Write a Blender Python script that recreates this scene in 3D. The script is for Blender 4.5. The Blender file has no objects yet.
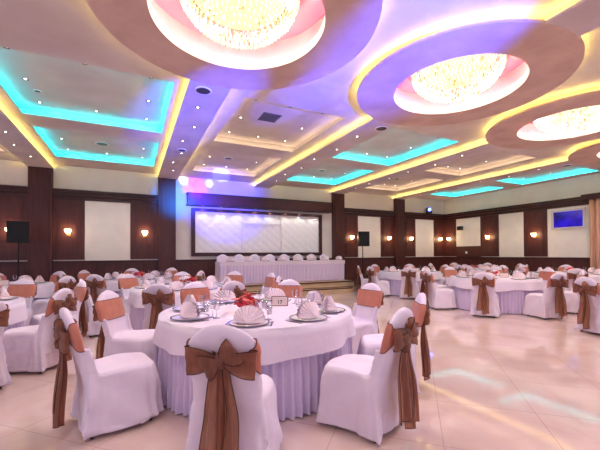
import bpy, bmesh, math, random
from mathutils import Vector, Matrix
random.seed(7)
PI = math.pi
R = math.radians
scn = bpy.context.scene
col = scn.collection

# ------------------------------------------------------------------ helpers
def lin(c):
    return tuple((v/12.92 if v <= .04045 else ((v+.055)/1.055)**2.4) for v in [x/255 for x in c]) + (1,)

def mat(name, rgb, rough=.6, spec=.4, metal=0, noise=0, nscale=4, bump=0, bscale=40, emit=None, estr=0, alpha=1,
        sheen=0, coat=0, stretch=None, dark=None, trans=0):
    m = bpy.data.materials.new(name); m.use_nodes = True
    nt = m.node_tree; b = nt.nodes['Principled BSDF']; N = nt.nodes.new; L = nt.links.new
    b.inputs['Base Color'].default_value = lin(rgb)
    b.inputs['Roughness'].default_value = rough
    b.inputs['Specular IOR Level'].default_value = spec
    b.inputs['Metallic'].default_value = metal
    b.inputs['Alpha'].default_value = alpha
    if sheen: b.inputs['Sheen Weight'].default_value = sheen
    if coat: b.inputs['Coat Weight'].default_value = coat
    if trans: b.inputs['Transmission Weight'].default_value = trans
    if emit:
        b.inputs['Emission Color'].default_value = lin(emit); b.inputs['Emission Strength'].default_value = estr
    if noise or bump:
        tc = N('ShaderNodeTexCoord'); mp = N('ShaderNodeMapping'); L(tc.outputs['Object'], mp.inputs['Vector'])
        if stretch: mp.inputs['Scale'].default_value = stretch
    if noise:
        n = N('ShaderNodeTexNoise'); n.inputs['Scale'].default_value = nscale; n.inputs['Detail'].default_value = 5
        L(mp.outputs[0], n.inputs['Vector'])
        r = N('ShaderNodeValToRGB'); a = lin(rgb); d = lin(dark) if dark else tuple(v*(1-noise) for v in a[:3])+(1,)
        r.color_ramp.elements[0].position = .3; r.color_ramp.elements[1].position = .7
        r.color_ramp.elements[0].color = d; r.color_ramp.elements[1].color = a
        L(n.outputs['Fac'], r.inputs[0]); L(r.outputs[0], b.inputs['Base Color'])
    if bump:
        n2 = N('ShaderNodeTexNoise'); n2.inputs['Scale'].default_value = bscale; n2.inputs['Detail'].default_value = 3
        L(mp.outputs[0], n2.inputs['Vector'])
        bp = N('ShaderNodeBump'); bp.inputs['Strength'].default_value = bump; bp.inputs['Distance'].default_value = .02
        L(n2.outputs['Fac'], bp.inputs['Height']); L(bp.outputs[0], b.inputs['Normal'])
    return m

def emi(name, rgb, s):
    m = bpy.data.materials.new(name); m.use_nodes = True; nt = m.node_tree; nt.nodes.clear()
    o = nt.nodes.new('ShaderNodeOutputMaterial'); e = nt.nodes.new('ShaderNodeEmission')
    e.inputs[0].default_value = lin(rgb); e.inputs[1].default_value = s; nt.links.new(e.outputs[0], o.inputs[0])
    return m

class MB:
    def __init__(s): s.bm = bmesh.new(); s.mi = 0
    def _f(s, vs):
        try:
            f = s.bm.faces.new(vs); f.material_index = s.mi; return f
        except ValueError: return None
    def box(s, x0, x1, y0, y1, z0, z1):
        v = [s.bm.verts.new((x, y, z)) for z in (z0, z1) for x, y in ((x0, y0), (x1, y0), (x1, y1), (x0, y1))]
        for q in ((3,2,1,0), (4,5,6,7), (0,1,5,4), (1,2,6,5), (2,3,7,6), (3,0,4,7)): s._f([v[i] for i in q])
    def quad(s, *p): s._f([s.bm.verts.new(q) for q in p])
    def loft(s, rings, caps=True, closed=True):
        R_ = [[s.bm.verts.new(p) for p in r] for r in rings]; n = len(R_[0])
        for a, b in zip(R_, R_[1:]):
            for i in range(n if closed else n-1):
                j = (i+1) % n; s._f((a[i], a[j], b[j], b[i]))
        if caps: s._f(R_[0][::-1]); s._f(R_[-1])
        return R_
    def lathe(s, prof, n=24, cx=0, cy=0, cz=0, caps=False):
        s.loft([[(cx+r*math.cos(2*PI*i/n), cy+r*math.sin(2*PI*i/n), cz+z) for i in range(n)] for r, z in prof], caps)
    def tube(s, pts, r, n=8, closed=False):
        P = [Vector(p) for p in pts]; rings = []
        for i, p in enumerate(P):
            a = P[i-1] if (i or closed) else p; b = P[(i+1) % len(P)] if (i < len(P)-1 or closed) else p
            t = (b-a).normalized(); u = t.orthogonal().normalized() if abs(t.z) > .9 else t.cross(Vector((0,0,1))).normalized()
            w = t.cross(u); rr = r[i] if isinstance(r, (list, tuple)) else r
            rings.append([p+rr*(math.cos(2*PI*k/n)*u+math.sin(2*PI*k/n)*w) for k in range(n)])
        if closed: rings.append(rings[0])
        s.loft(rings, not closed)
    def build(s, name, mats, parent=None, smooth=False, **kw):
        me = bpy.data.meshes.new(name)
        bmesh.ops.recalc_face_normals(s.bm, faces=s.bm.faces)
        s.bm.to_mesh(me); s.bm.free()
        for m in (mats if isinstance(mats, (list, tuple)) else [mats]): me.materials.append(m)
        if smooth:
            for p in me.polygons: p.use_smooth = True
        o = bpy.data.objects.new(name, me); col.objects.link(o); o.parent = parent
        for k, v in kw.items(): o[k] = v
        return o

def tag(o, label, cat, group=None):
    o['label'] = label; o['category'] = cat
    if group: o['group'] = group
    return o
def thing(name, label, cat, loc=(0,0,0), rz=0, group=None, parent=None):
    o = bpy.data.objects.new(name, None); col.objects.link(o); o.empty_display_size = .1
    o.location = loc; o.rotation_euler = (0, 0, rz); return tag(o, label, cat, group)
def struct(o): o['kind'] = 'structure'; return o
KIDS = {}
def dup(root, loc, rz, label, group=None, scale=None):
    r = root.copy(); col.objects.link(r); r.location = loc; r.rotation_euler = (0, 0, rz); r['label'] = label
    if group: r['group'] = group
    for ch in root.children:
        c = ch.copy(); col.objects.link(c); c.parent = r
        for g in ch.children:
            d = g.copy(); col.objects.link(d); d.parent = c
    return r

# ------------------------------------------------------------------ materials
M = {}
M['plaster'] = mat('ceiling_plaster', (204,190,186), .85, .1, noise=1, dark=(188,172,168), nscale=1.6, bump=.1, bscale=6)
M['ring'] = mat('ring_plaster', (208,180,164), .85, .1, noise=1, dark=(188,156,142), nscale=2.2)
M['recess'] = mat('recess_paint', (208,174,158), .8, .1, noise=1, dark=(198,162,146), nscale=3)
M['wall'] = mat('cream_wall', (226,218,210), .85, .1, noise=1, dark=(218,209,200), nscale=2)
M['panel'] = mat('panel_cloth', (228,222,214), .8, .1, noise=1, dark=(220,214,206), nscale=3)
M['wood'] = mat('dark_wood', (84,44,42), .42, .35, noise=1, dark=(64,32,32), nscale=3, stretch=(6,6,.5))
M['wood2'] = mat('dark_wood_trim', (66,34,34), .38, .35, noise=1, dark=(50,26,27), nscale=3, stretch=(6,6,.5))
M['cloth'] = mat('white_cloth', (222,208,222), .9, .15, noise=.03, nscale=2, bump=.8, bscale=5, sheen=.1)
M['skirt'] = mat('skirt_cloth', (212,194,222), .8, .2, noise=.03, nscale=2, sheen=.15)
M['napkin'] = mat('napkin_cloth', (232,214,220), .9, .1, bump=.1, bscale=60)
M['china'] = mat('white_china', (232,228,230), .15, .5)
M['silver'] = mat('silver', (170,165,170), .22, .5, metal=.9)
M['black'] = mat('black_plastic', (16,17,24), .5, .3)
M['metal'] = mat('dark_metal', (70,64,66), .4, .5, metal=.5)
M['gold'] = mat('gold_metal', (190,150,90), .3, .5, metal=.8)
M['coral'] = mat('coral_petals', (238,84,98), .6, .3, noise=1, dark=(190,40,56), nscale=14)
M['coral2'] = mat('pale_coral_petals', (246,146,138), .6, .3, noise=1, dark=(226,88,88), nscale=14)
M['leaf'] = mat('dark_leaf', (58,66,40), .5, .3)
M['white'] = mat('white_paint', (230,228,230), .5, .3)
M['grey'] = mat('grey_grille', (110,104,104), .6, .3)
M['peach_cloth'] = mat('peach_drape', (206,164,140), .85, .1, noise=1, dark=(190,146,122), nscale=2, stretch=(5,5,.3))
M['stage'] = mat('stage_wood', (206,180,146), .4, .3, noise=1, dark=(186,156,122), nscale=2, stretch=(1,6,6))
M['quilt'] = mat('quilted_vinyl', (232,228,230), .45, .3)
M['card'] = mat('card_paper', (232,214,206), .8, .1)
M['votive'] = mat('smoked_glass', (60,54,66), .15, .6)

def sash_mat(name, rgb, tr, con=.7):
    m = bpy.data.materials.new(name); m.use_nodes = True; nt = m.node_tree; N = nt.nodes.new; L = nt.links.new; nt.nodes.clear()
    o = N('ShaderNodeOutputMaterial'); d = N('ShaderNodeBsdfPrincipled'); t = N('ShaderNodeBsdfTranslucent'); tp = N('ShaderNodeBsdfTransparent')
    d.inputs['Roughness'].default_value = .55; d.inputs['Sheen Weight'].default_value = .4
    tc = N('ShaderNodeTexCoord'); mp = N('ShaderNodeMapping'); mp.inputs['Scale'].default_value = (9,9,2.5)
    n = N('ShaderNodeTexNoise'); n.inputs['Scale'].default_value = 2.5; n.inputs['Detail'].default_value = 4
    L(tc.outputs['Object'], mp.inputs[0]); L(mp.outputs[0], n.inputs['Vector'])
    r = N('ShaderNodeValToRGB'); a = lin(rgb)
    r.color_ramp.elements[0].position = .35; r.color_ramp.elements[1].position = .65
    r.color_ramp.elements[0].color = tuple(v*con for v in a[:3])+(1,); r.color_ramp.elements[1].color = a
    L(n.outputs['Fac'], r.inputs[0]); L(r.outputs[0], d.inputs['Base Color']); L(r.outputs[0], t.inputs[0])
    m1 = N('ShaderNodeMixShader'); m1.inputs[0].default_value = .35; L(d.outputs[0], m1.inputs[1]); L(t.outputs[0], m1.inputs[2])
    m2 = N('ShaderNodeMixShader'); m2.inputs[0].default_value = tr; L(m1.outputs[0], m2.inputs[1]); L(tp.outputs[0], m2.inputs[2])
    tp.inputs[0].default_value = lin((236,190,150))
    L(m2.outputs[0], o.inputs[0]); return m
M['sash'] = sash_mat('brown_organza', (160,104,82), .36)
M['band'] = sash_mat('lit_organza', (214,138,114), .04, .9)  # same brown sash fabric, light on its front painted in as peach
M['hem'] = mat('dark_hem', (62,28,22), .5, .3)

def glass_mat():
    m = bpy.data.materials.new('clear_glass'); m.use_nodes = True; nt = m.node_tree; N = nt.nodes.new; L = nt.links.new; nt.nodes.clear()
    o = N('ShaderNodeOutputMaterial'); g = N('ShaderNodeBsdfGlossy'); t = N('ShaderNodeBsdfTransparent'); f = N('ShaderNodeLayerWeight')
    g.inputs['Roughness'].default_value = .05; t.inputs[0].default_value = (.93,.93,.95,1); f.inputs[0].default_value = .35
    x = N('ShaderNodeMixShader'); L(f.outputs['Facing'], x.inputs[0]); L(t.outputs[0], x.inputs[1]); L(g.outputs[0], x.inputs[2]); L(x.outputs[0], o.inputs[0])
    return m
M['glass'] = glass_mat()

def floor_mat():
    m = mat('marble_tiles', (232,208,196), .12, .5); nt = m.node_tree; N = nt.nodes.new; L = nt.links.new; b = nt.nodes['Principled BSDF']
    tc = N('ShaderNodeTexCoord'); mp = N('ShaderNodeMapping'); mp.inputs['Rotation'].default_value = (0,0,R(45)); mp.inputs['Location'].default_value = (FLX,FLY,0)
    L(tc.outputs['Object'], mp.inputs[0])
    br = N('ShaderNodeTexBrick'); br.offset = 0; br.inputs['Scale'].default_value = 1; br.inputs['Mortar Size'].default_value = .0025
    br.inputs['Brick Width'].default_value = TILE; br.inputs['Row Height'].default_value = TILE; br.inputs['Mortar Smooth'].default_value = .3
    br.inputs['Color1'].default_value = (1,1,1,1); br.inputs['Color2'].default_value = (.95,.95,.95,1); br.inputs['Mortar'].default_value = (.62,.56,.54,1)
    L(mp.outputs[0], br.inputs['Vector'])
    n = N('ShaderNodeTexNoise'); n.inputs['Scale'].default_value = 1.3; n.inputs['Detail'].default_value = 7; n.inputs['Distortion'].default_value = 1.2
    L(mp.outputs[0], n.inputs['Vector'])
    r = N('ShaderNodeValToRGB'); r.color_ramp.elements[0].position = .3; r.color_ramp.elements[1].position = .7
    r.color_ramp.elements[0].color = lin((200,172,162)); r.color_ramp.elements[1].color = lin((218,194,184))
    L(n.outputs['Fac'], r.inputs[0])
    mx = N('ShaderNodeMix'); mx.data_type = 'RGBA'; mx.blend_type = 'MULTIPLY'; mx.inputs[0].default_value = 1
    L(r.outputs[0], mx.inputs[6]); L(br.outputs['Color'], mx.inputs[7]); L(mx.outputs[2], b.inputs['Base Color'])
    b.inputs['Roughness'].default_value = .05; b.inputs['IOR'].default_value = 1.8; b.inputs['Coat Weight'].default_value = 0
    return m
TILE, FLX, FLY = .79, -.187, -.28
M['floor'] = floor_mat()

XB, YA = 14.43, 12.38
XL, YN = -6.4, -3.0
ZS, ZP, ZR = 3.97, 4.12, 4.30        # beam soffit, ceiling panel, recess ceiling
EM = {'cyan': emi('cyan_led', (0,228,240), 26), 'warm': emi('warm_led', (255,236,190), 9), 'yellow': emi('yellow_led', (255,240,130), 20),
      'pink': emi('pink_led', (255,80,200), 16), 'lamp': emi('lamp_glow', (255,214,160), 18), 'bulb': emi('downlight_glow', (255,244,230), 8)}

# ------------------------------------------------------------------ room shell
b = MB(); b.box(XL, XB, YN, YA, -.1, 0); struct(b.build('floor', M['floor']))
b = MB(); b.box(XL, XB, YA, YA+.15, 0, 4.6); struct(b.build('wall_back', M['wall']))
b = MB(); b.box(XB, XB+.15, YN, YA+.15, 0, 4.6); struct(b.build('wall_right', M['wall']))
beams = [-5.65, -2.42, 1.08, 4.49, 7.87, 11.33]
BW = .31
DY = 3.66
domes = [1.08, 4.58, 7.98, 11.42]
DR, DI = 1.55, .95

# ceiling panels with square openings and round openings over the rings
bays = []
edges = [XL] + beams[1:] + [XB+.1]
coffX = {0: (-5.3,-3.0), 1: (-1.90,.60), 2: (1.75,3.85), 3: (5.05,7.2), 4: (8.6,10.4), 5: (12.1,14.0)}
coffY = [(5.68,8.2), (8.9,11.4)]
cp = MB()
def rect(x0, x1, y0, y1):
    if x1 > x0 and y1 > y0: cp.quad((x0,y0,ZP), (x1,y0,ZP), (x1,y1,ZP), (x0,y1,ZP))
for i in range(6):
    x0, x1 = edges[i], edges[i+1]; hx0, hx1 = coffX[i]
    rect(x0, hx0, 5.41, YA); rect(hx1, x1, 5.41, YA)
    rect(hx0, hx1, 5.41, coffY[0][0]); rect(hx0, hx1, coffY[0][1], coffY[1][0]); rect(hx0, hx1, coffY[1][1], YA)
rect(XL, XB+.1, YN, 1.91)
ex = [domes[0]-1.75] + [(domes[i]+domes[i+1])/2 for i in range(3)] + [domes[3]+1.75]
rect(XL, ex[0], 1.91, 5.41); rect(ex[4], XB+.1, 1.91, 5.41)
for i, cx in enumerate(domes):
    x0, x1, y0, y1 = ex[i], ex[i+1], 1.91, 5.41
    angs = sorted([2*PI*k/72 for k in range(72)] + [math.atan2(y-DY, x-cx) % (2*PI) for x in (x0,x1) for y in (y0,y1)])
    inn, out = [], []
    for a in angs:
        c, s_ = math.cos(a), math.sin(a)
        t = min(((x1-cx)/c if c > 1e-9 else (x0-cx)/c if c < -1e-9 else 1e9), ((y1-DY)/s_ if s_ > 1e-9 else (y0-DY)/s_ if s_ < -1e-9 else 1e9))
        inn.append(cp.bm.verts.new((cx+1.3*c, DY+1.3*s_, ZP))); out.append(cp.bm.verts.new((cx+t*c, DY+t*s_, ZP)))
    for k in range(len(angs)):
        j = (k+1) % len(angs); cp._f((inn[k], out[k], out[j], inn[j]))
ceil = struct(cp.build('ceiling', M['plaster']))
b = MB(); b.box(XL, XB+.15, YN, YA+.15, 4.72, 4.8); struct(b.build('ceiling', M['plaster']))

# recessed coffers with hidden strips
names_bay = ['far left', 'left', 'stage left', 'stage right', 'right middle', 'far right']
WL = .13
for i in range(6):
    cyan = i % 2 == 1
    for j, (y0, y1) in enumerate(coffY):
        x0, x1 = coffX[i]
        b = MB()
        X0, X1, Y0, Y1 = x0-WL, x1+WL, y0-WL, y1+WL
        # ledge
        for q in ((X0,x0,Y0,Y1), (x1,X1,Y0,Y1), (x0,x1,Y0,y0), (x0,x1,y1,Y1)): b.box(q[0], q[1], q[2], q[3], ZP+.001, ZP+.02)
        # sides and top
        b.box(X0-.03, X0, Y0, Y1, ZP+.003, ZR); b.box(X1, X1+.03, Y0, Y1, ZP+.003, ZR)
        b.box(X0-.03, X1+.03, Y0-.03, Y0, ZP+.003, ZR); b.box(X0-.03, X1+.03, Y1, Y1+.03, ZP+.003, ZR)
        b.box(X0-.03, X1+.03, Y0-.03, Y1+.03, ZR, ZR+.03)
        cf = struct(b.build('ceiling_recess', M['plaster']))
        g = MB(); q = .045; z0 = ZP+.022; z1 = z0+.012
        g.box(X0+q, X0+q+.02, Y0+q, Y1-q, z0, z1); g.box(X1-q-.02, X1-q, Y0+q, Y1-q, z0, z1)
        g.box(X0+q, X1-q, Y0+q, Y0+q+.02, z0, z1); g.box(X0+q, X1-q, Y1-q-.02, Y1-q, z0, z1)
        g.build('light_strip', EM['cyan' if cyan else 'warm'], cf)

# beams with a lip and strips on it
for i, bx in enumerate(beams):
    for (y0, y1) in ((YN, DY-1.42), (DY+1.42, YA)) if 1 <= i-1 <= 4 else ((YN, YA),):
        b = MB(); b.box(bx-BW, bx+BW, y0, y1, ZS+.002, ZS+.035); b.box(bx-BW+.11, bx+BW-.11, y0, y1, ZS+.035, ZP)
        o = struct(b.build('ceiling_beam', M['plaster']))
        g = MB()
        for s in (-1, 1):
            xx = bx+s*(BW-.075); g.box(xx-.01, xx+.01, y0+.02, y1-.02, ZS+.036, ZS+.048)
        g.build('light_strip', EM['yellow'], o)

# round ceiling rings
for cx in domes:
    b = MB()
    b.lathe([(DI, ZS), (DR, ZS), (DR, ZS+.035), (1.42, ZS+.035), (1.42, ZP+.01)], 96, cx, DY)
    b.mi = 1
    b.lathe([(DI, ZS), (DI, ZS+.12), (1.1, ZS+.12), (1.1, 4.42)], 96, cx, DY)
    b.lathe([(1.1, 4.42), (.01, 4.42)], 96, cx, DY)
    o = struct(b.build('ceiling_ring', [M['ring'], M['recess']], smooth=False))
    g = MB(); g.lathe([(1.47,ZS+.037), (1.49,ZS+.037), (1.49,ZS+.049), (1.47,ZS+.049), (1.47,ZS+.037)], 96, cx, DY)
    g.build('light_strip', EM['yellow'], o)
    g = MB(); g.lathe([(1.0,ZS+.122), (1.03,ZS+.122), (1.03,ZS+.135), (1.0,ZS+.135), (1.0,ZS+.122)], 96, cx, DY)
    g.build('light_strip', EM['pink'], o)

# ------------------------------------------------------------------ chandeliers
def crystal_mat():
    m = bpy.data.materials.new('lit_crystal'); m.use_nodes = True; nt = m.node_tree; N = nt.nodes.new; L = nt.links.new; nt.nodes.clear()
    o = N('ShaderNodeOutputMaterial'); e = N('ShaderNodeEmission'); g = N('ShaderNodeBsdfGlossy'); g.inputs['Roughness'].default_value = .15
    g.inputs[0].default_value = (.25,.22,.18,1)
    ge = N('ShaderNodeNewGeometry'); r = N('ShaderNodeValToRGB')
    r.color_ramp.elements[0].color = lin((205,140,48)); r.color_ramp.elements[1].color = lin((255,246,222)); r.color_ramp.elements[1].position = .45
    L(ge.outputs['Random Per Island'], r.inputs[0]); L(r.outputs[0], e.inputs[0]); e.inputs[1].default_value = 1.0
    a = N('ShaderNodeAddShader'); L(e.outputs[0], a.inputs[0]); L(g.outputs[0], a.inputs[1]); L(a.outputs[0], o.inputs[0]); return m
M['crystal'] = crystal_mat()
M['bowl'] = emi('chandelier_glow', (255,228,170), 1.15)
ch_desc = ['chandelier in the nearest ceiling ring, at the top of the picture', 'chandelier in the second ceiling ring from the left',
           'chandelier in the third ceiling ring from the left', 'chandelier in the farthest right ceiling ring, mostly out of frame']
def bowl_r(t): return .62*math.cos(t*PI/2)**.62      # t 0 top .. 1 bottom
ch0 = None
for k, cx in enumerate(domes):
    lab = 'crystal bowl ' + ch_desc[k]
    if ch0 is None:
        ch0 = thing('chandelier', lab, 'chandelier', (cx, DY, 4.42), group='ceiling ring chandeliers')
        b = MB(); b.lathe([(.5,0), (.5,-.04), (.66,-.05), (.68,-.09), (.6,-.09)], 48); b.build('ceiling_plate', M['gold'], ch0)
        b = MB(); b.lathe([(.54,-.10), (.52,-.17), (.44,-.24), (.3,-.275), (.01,-.285)], 48); b.build('glass_bowl', M['bowl'], ch0, smooth=True)
        b = MB()
        for ti in range(20):
            t = ti/20; rr = .64*(1-t**2.4)**.62+.03*(1-t); z = -.11-.47*t
            n = max(5, int(2*PI*rr/.058))
            for q in range(n):
                a = 2*PI*(q+.5*(ti % 2))/n; s = .019+random.random()*.009
                c = Vector((rr*math.cos(a), rr*math.sin(a), z)); u = Vector((math.cos(a), math.sin(a), 0)); w = Vector((-u.y, u.x, 0))
                v = [b.bm.verts.new(c+d) for d in (u*s*.6, w*s*.6, -u*s*.6, -w*s*.6, Vector((0,0,s*1.1)), Vector((0,0,-s*1.5)))]
                for f in range(4): b._f((v[f], v[(f+1) % 4], v[4])); b._f((v[(f+1) % 4], v[f], v[5]))
        cr = b.build('crystal_drops', M['crystal'], ch0); cr['kind'] = 'stuff'
    else: dup(ch0, (cx, DY, 4.42), k*.3, lab)

# ------------------------------------------------------------------ ceiling fittings
def dl_mesh():
    t = thing('downlight', '', 'downlight'); b = MB(); b.lathe([(.02,0), (.042,-.006), (.046,0)], 16); b.build('trim_ring', M['metal'], t)
    b = MB(); b.lathe([(.021,-.001), (.001,-.002)], 12); b.build('bulb', EM['bulb'], t); return t
dl0 = dl_mesh(); dl_used = False
def downlight(x, y, z, label, group):
    global dl_used
    if not dl_used: dl0.location = (x,y,z-.001); dl0['label'] = label; dl0['group'] = group; dl_used = True; return
    dup(dl0, (x,y,z-.001), 0, label, group)
bay_kind = {1: 'left cyan', 2: 'left warm-lit', 3: 'middle cyan', 4: 'right warm-lit', 5: 'far right cyan'}
for i in (1,2,3,4,5):
    for j in (0,1):
        x0, x1 = coffX[i]; y0, y1 = coffY[j]
        fr = ('nearer', 'farther')[j]
        for ky, ny in ((0,'near'), (1,'middle'), (2,'far')):
            for kx, nx in ((0,'left'), (1,''), (2,'right')):
                if kx == 1 and ky == 1: continue
                x = x0+.32+(x1-x0-.64)*kx/2; y = y0+.35+(y1-y0-.6)*ky/2
                pos = (ny+' '+nx).strip()
                downlight(x, y, ZR, f'small downlight at the {pos} of the {fr} {bay_kind[i]} ceiling recess', f'downlights of the {fr} {bay_kind[i]} recess')
bn = {1: 'leftmost', 2: 'second', 3: 'third', 4: 'fourth', 5: 'rightmost'}
for i in (1,2,3,4,5):
    for k in range(6):
        y = 6.1+.98*k
        downlight(beams[i]+(.05 if k % 2 else -.05), y, ZS, f'small downlight number {k+1} from the near end of the {bn[i]} ceiling beam'.replace('number 1', 'nearest').replace('number 6','farthest') if 0 else
                  ['small downlight nearest the ring', 'small second downlight from the ring', 'small third downlight from the ring', 'small fourth downlight from the ring',
                   'small fifth downlight from the ring', 'small downlight nearest the back wall'][k] + f' on the {bn[i]} ceiling beam', f'downlights on the {bn[i]} ceiling beam')
# vents and round speakers
def vent(x, y, z, w, d, label):
    t = thing('air_vent', label, 'vent', (x,y,z)); b = MB(); b.box(-w/2,w/2,-d/2,d/2,-.012,-.001); b.build('frame', M['grey'], t)
    b = MB()
    for k in range(7):
        yy = -d/2+.04+(d-.08)*k/6; b.box(-w/2+.03, w/2-.03, yy-.008, yy+.008, -.02, -.012)
    b.build('grille', M['metal'], t)
vent(2.62, 6.72, ZR, .4, .42, 'square grey air vent in the nearer left warm-lit ceiling recess')
vent(8.95, 6.75, ZR, .5, .42, 'square grey air vent in the nearer right warm-lit ceiling recess')
def spk_c(x, y, z, label, r=.1):
    t = thing('ceiling_speaker', label, 'ceiling speaker', (x,y,z)); b = MB(); b.lathe([(r,0), (r,-.012), (r*.85,-.016)], 24); b.build('rim', M['white'], t)
    b = MB(); b.lathe([(r*.86,-.012), (.001,-.014)], 24); b.build('grille', M['metal'], t)
spk_c(1.0, 5.42, ZS, 'round ceiling speaker on the second beam beside the nearest ring', .13)
spk_c(4.6, 5.48, ZS, 'round ceiling speaker on the third beam beyond the second ring', .13)
spk_c(1.1, 8.75, ZS, 'round ceiling speaker far along the second beam', .11)
spk_c(-.70, 10.2, ZR, 'round ceiling speaker in the farther left cyan recess', .16)
spk_c(2.6, 10.1, ZR, 'round ceiling speaker in the farther left warm-lit recess', .13)
spk_c(5.9, 10.2, ZR, 'round ceiling speaker in the farther middle cyan recess', .13)
spk_c(9.2, 10.1, ZR, 'round ceiling speaker in the farther right warm-lit recess', .15)
spk_c(11.5, 5.45, ZS, 'round ceiling speaker on the rightmost beam', .13)
spk_c(-1.5, 7.4, ZR, 'round ceiling speaker at left of the nearer left cyan recess', .06)

# ------------------------------------------------------------------ walls' woodwork
pil = [(-2.7,-2.12), (.79,1.34), (7.65,8.22), (11.08,11.66)]
ti = 1
def trim(b, m=M['wood']):
    global ti
    o = struct(b.build(f'trim_{ti}', m)); ti += 1; return o
for x0, x1 in pil + [(-6.2,-5.6)]:
    b = MB(); b.box(x0, x1, YA-.14, YA, 0, ZS); b.box(x0+.09, x1-.09, YA-.16, YA-.14, .3, 3.7)
    b.mi = 1; b.box(x0-.03, x1+.03, YA-.18, YA, 0, .14); trim(b, [M['wood'], M['wood2']])
def cornice_A(x0, x1):
    b = MB(); b.box(x0, x1, YA-.06, YA, 3.08, 3.2); b.box(x0, x1, YA-.12, YA, 3.2, 3.3); b.box(x0, x1, YA-.17, YA, 3.3, 3.38); trim(b, M['wood2'])
for a, c in ((XL,-2.7), (-2.12,.79), (8.22,11.08), (11.66,XB)): cornice_A(a, c)
def wains_A(x0, x1, raised=True):                       # dark boarding between the pilasters, full height
    b = MB(); b.box(x0, x1, YA-.03, YA, 1.25, 3.09)
    if raised:
        m_ = .13; a, c = x0+m_, x1-m_
        for q in ((a,c,1.4,1.43), (a,c,2.93,2.96)): b.box(q[0], q[1], YA-.045, YA-.03, q[2], q[3])
        for xx in (a, c-.03): b.box(xx, xx+.03, YA-.045, YA-.03, 1.43, 2.93)
        b.box(a+.06, c-.06, YA-.04, YA-.03, 1.5, 2.86)
    trim(b)
def dado_A(x0, x1):
    b = MB(); b.box(x0, x1, YA-.04, YA, 0, 1.19); b.mi = 1; b.box(x0, x1, YA-.09, YA, 1.15, 1.22); b.box(x0, x1, YA-.07, YA, 0, .15)
    n = max(1, round((x1-x0)/1.0)); w = (x1-x0)/n
    b.mi = 0
    for k in range(n): b.box(x0+k*w+.1, x0+(k+1)*w-.1, YA-.055, YA-.04, .28, 1.02)
    trim(b, [M['wood'], M['wood2']])
for a, c in ((XL,-2.7), (-2.12,.79), (1.34,7.65), (8.22,11.08), (11.66,XB)): dado_A(a, c)
for a, c in ((-2.12,-1.31), (-.05,.79), (8.22,9.0), (10.27,11.08), (11.66,12.43), (13.66,XB), (-3.7,-2.7), (-5.6,-5.0)): wains_A(a, c)
def panel_A(x0, x1):
    b = MB(); b.box(x0, x1, YA-.02, YA, 1.22, 3.08); struct(b.build('wall_panel', M['panel']))
for a, c in ((-1.31,-.05), (9.0,10.27), (12.43,13.66), (-5.0,-3.7)): panel_A(a, c)
# right wall
b = MB(); b.box(XB-.06, XB, 6.1, YA, 3.08, 3.2); b.box(XB-.12, XB, 6.1, YA, 3.2, 3.3); b.box(XB-.17, XB, 6.1, YA, 3.3, 3.38); trim(b, M['wood2'])
b = MB(); b.box(XB-.3, XB, YN, 6.28, 3.24, 3.42); trim(b, M['wood2'])
def wains_B(y0, y1, z0=1.25):
    b = MB(); b.box(XB-.03, XB, y0, y1, z0, 3.09)
    a, c = y0+.12, y1-.12
    if c-a > .3 and z0 < 1.5:
        for q in ((1.4,1.43), (2.93,2.96)): b.box(XB-.045, XB-.03, a, c, q[0], q[1])
        for yy in (a, c-.03): b.box(XB-.045, XB-.03, yy, yy+.03, 1.43, 2.93)
        b.box(XB-.04, XB-.03, a+.06, c-.06, 1.5, 2.86)
    trim(b)
for a, c in ((11.62,YA), (9.44,10.32), (7.5,8.39)): wains_B(a, c)
b = MB(); b.box(XB-.035, XB, 10.32, 11.62, 1.2, 1.73); trim(b)
b = MB(); b.box(XB-.04, XB, 6.1, YA, 0, 1.19); b.mi = 1; b.box(XB-.09, XB, 6.1, YA, 1.15, 1.22); b.box(XB-.07, XB, 6.1, YA, 0, .15); trim(b, [M['wood'], M['wood2']])
for y0, y1, z0 in ((10.32,11.62,1.73), (8.39,9.44,1.22), (6.12,7.5,1.22)):
    b = MB(); b.box(XB-.02, XB, y0, y1, z0, 3.08); struct(b.build('wall_panel', M['panel']))
# curtain
def drape(name, y0, y1, label):
    b = MB(); n = 90; rings = []
    for z in (3.3, 2.4, 1.2, .02):
        rings.append([(XB-.14+.05*math.sin(i*.62)*(1+.3*(3.3-z)/3.3)+.012*math.sin(i*1.7+z), y0+(y1-y0)*i/n, z) for i in range(n+1)])
    b.loft(rings, False, False)
    o = b.build(name, M['peach_cloth'], smooth=True); m = o.modifiers.new('s', 'SOLIDIFY'); m.thickness = .012; tag(o, label, 'curtain')
drape('curtain', 4.4, 6.08, 'floor-length peach curtain on the right wall beside the wall screen')
drape('curtain', 1.6, 4.38, 'peach curtain on the right wall nearest the camera')

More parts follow.
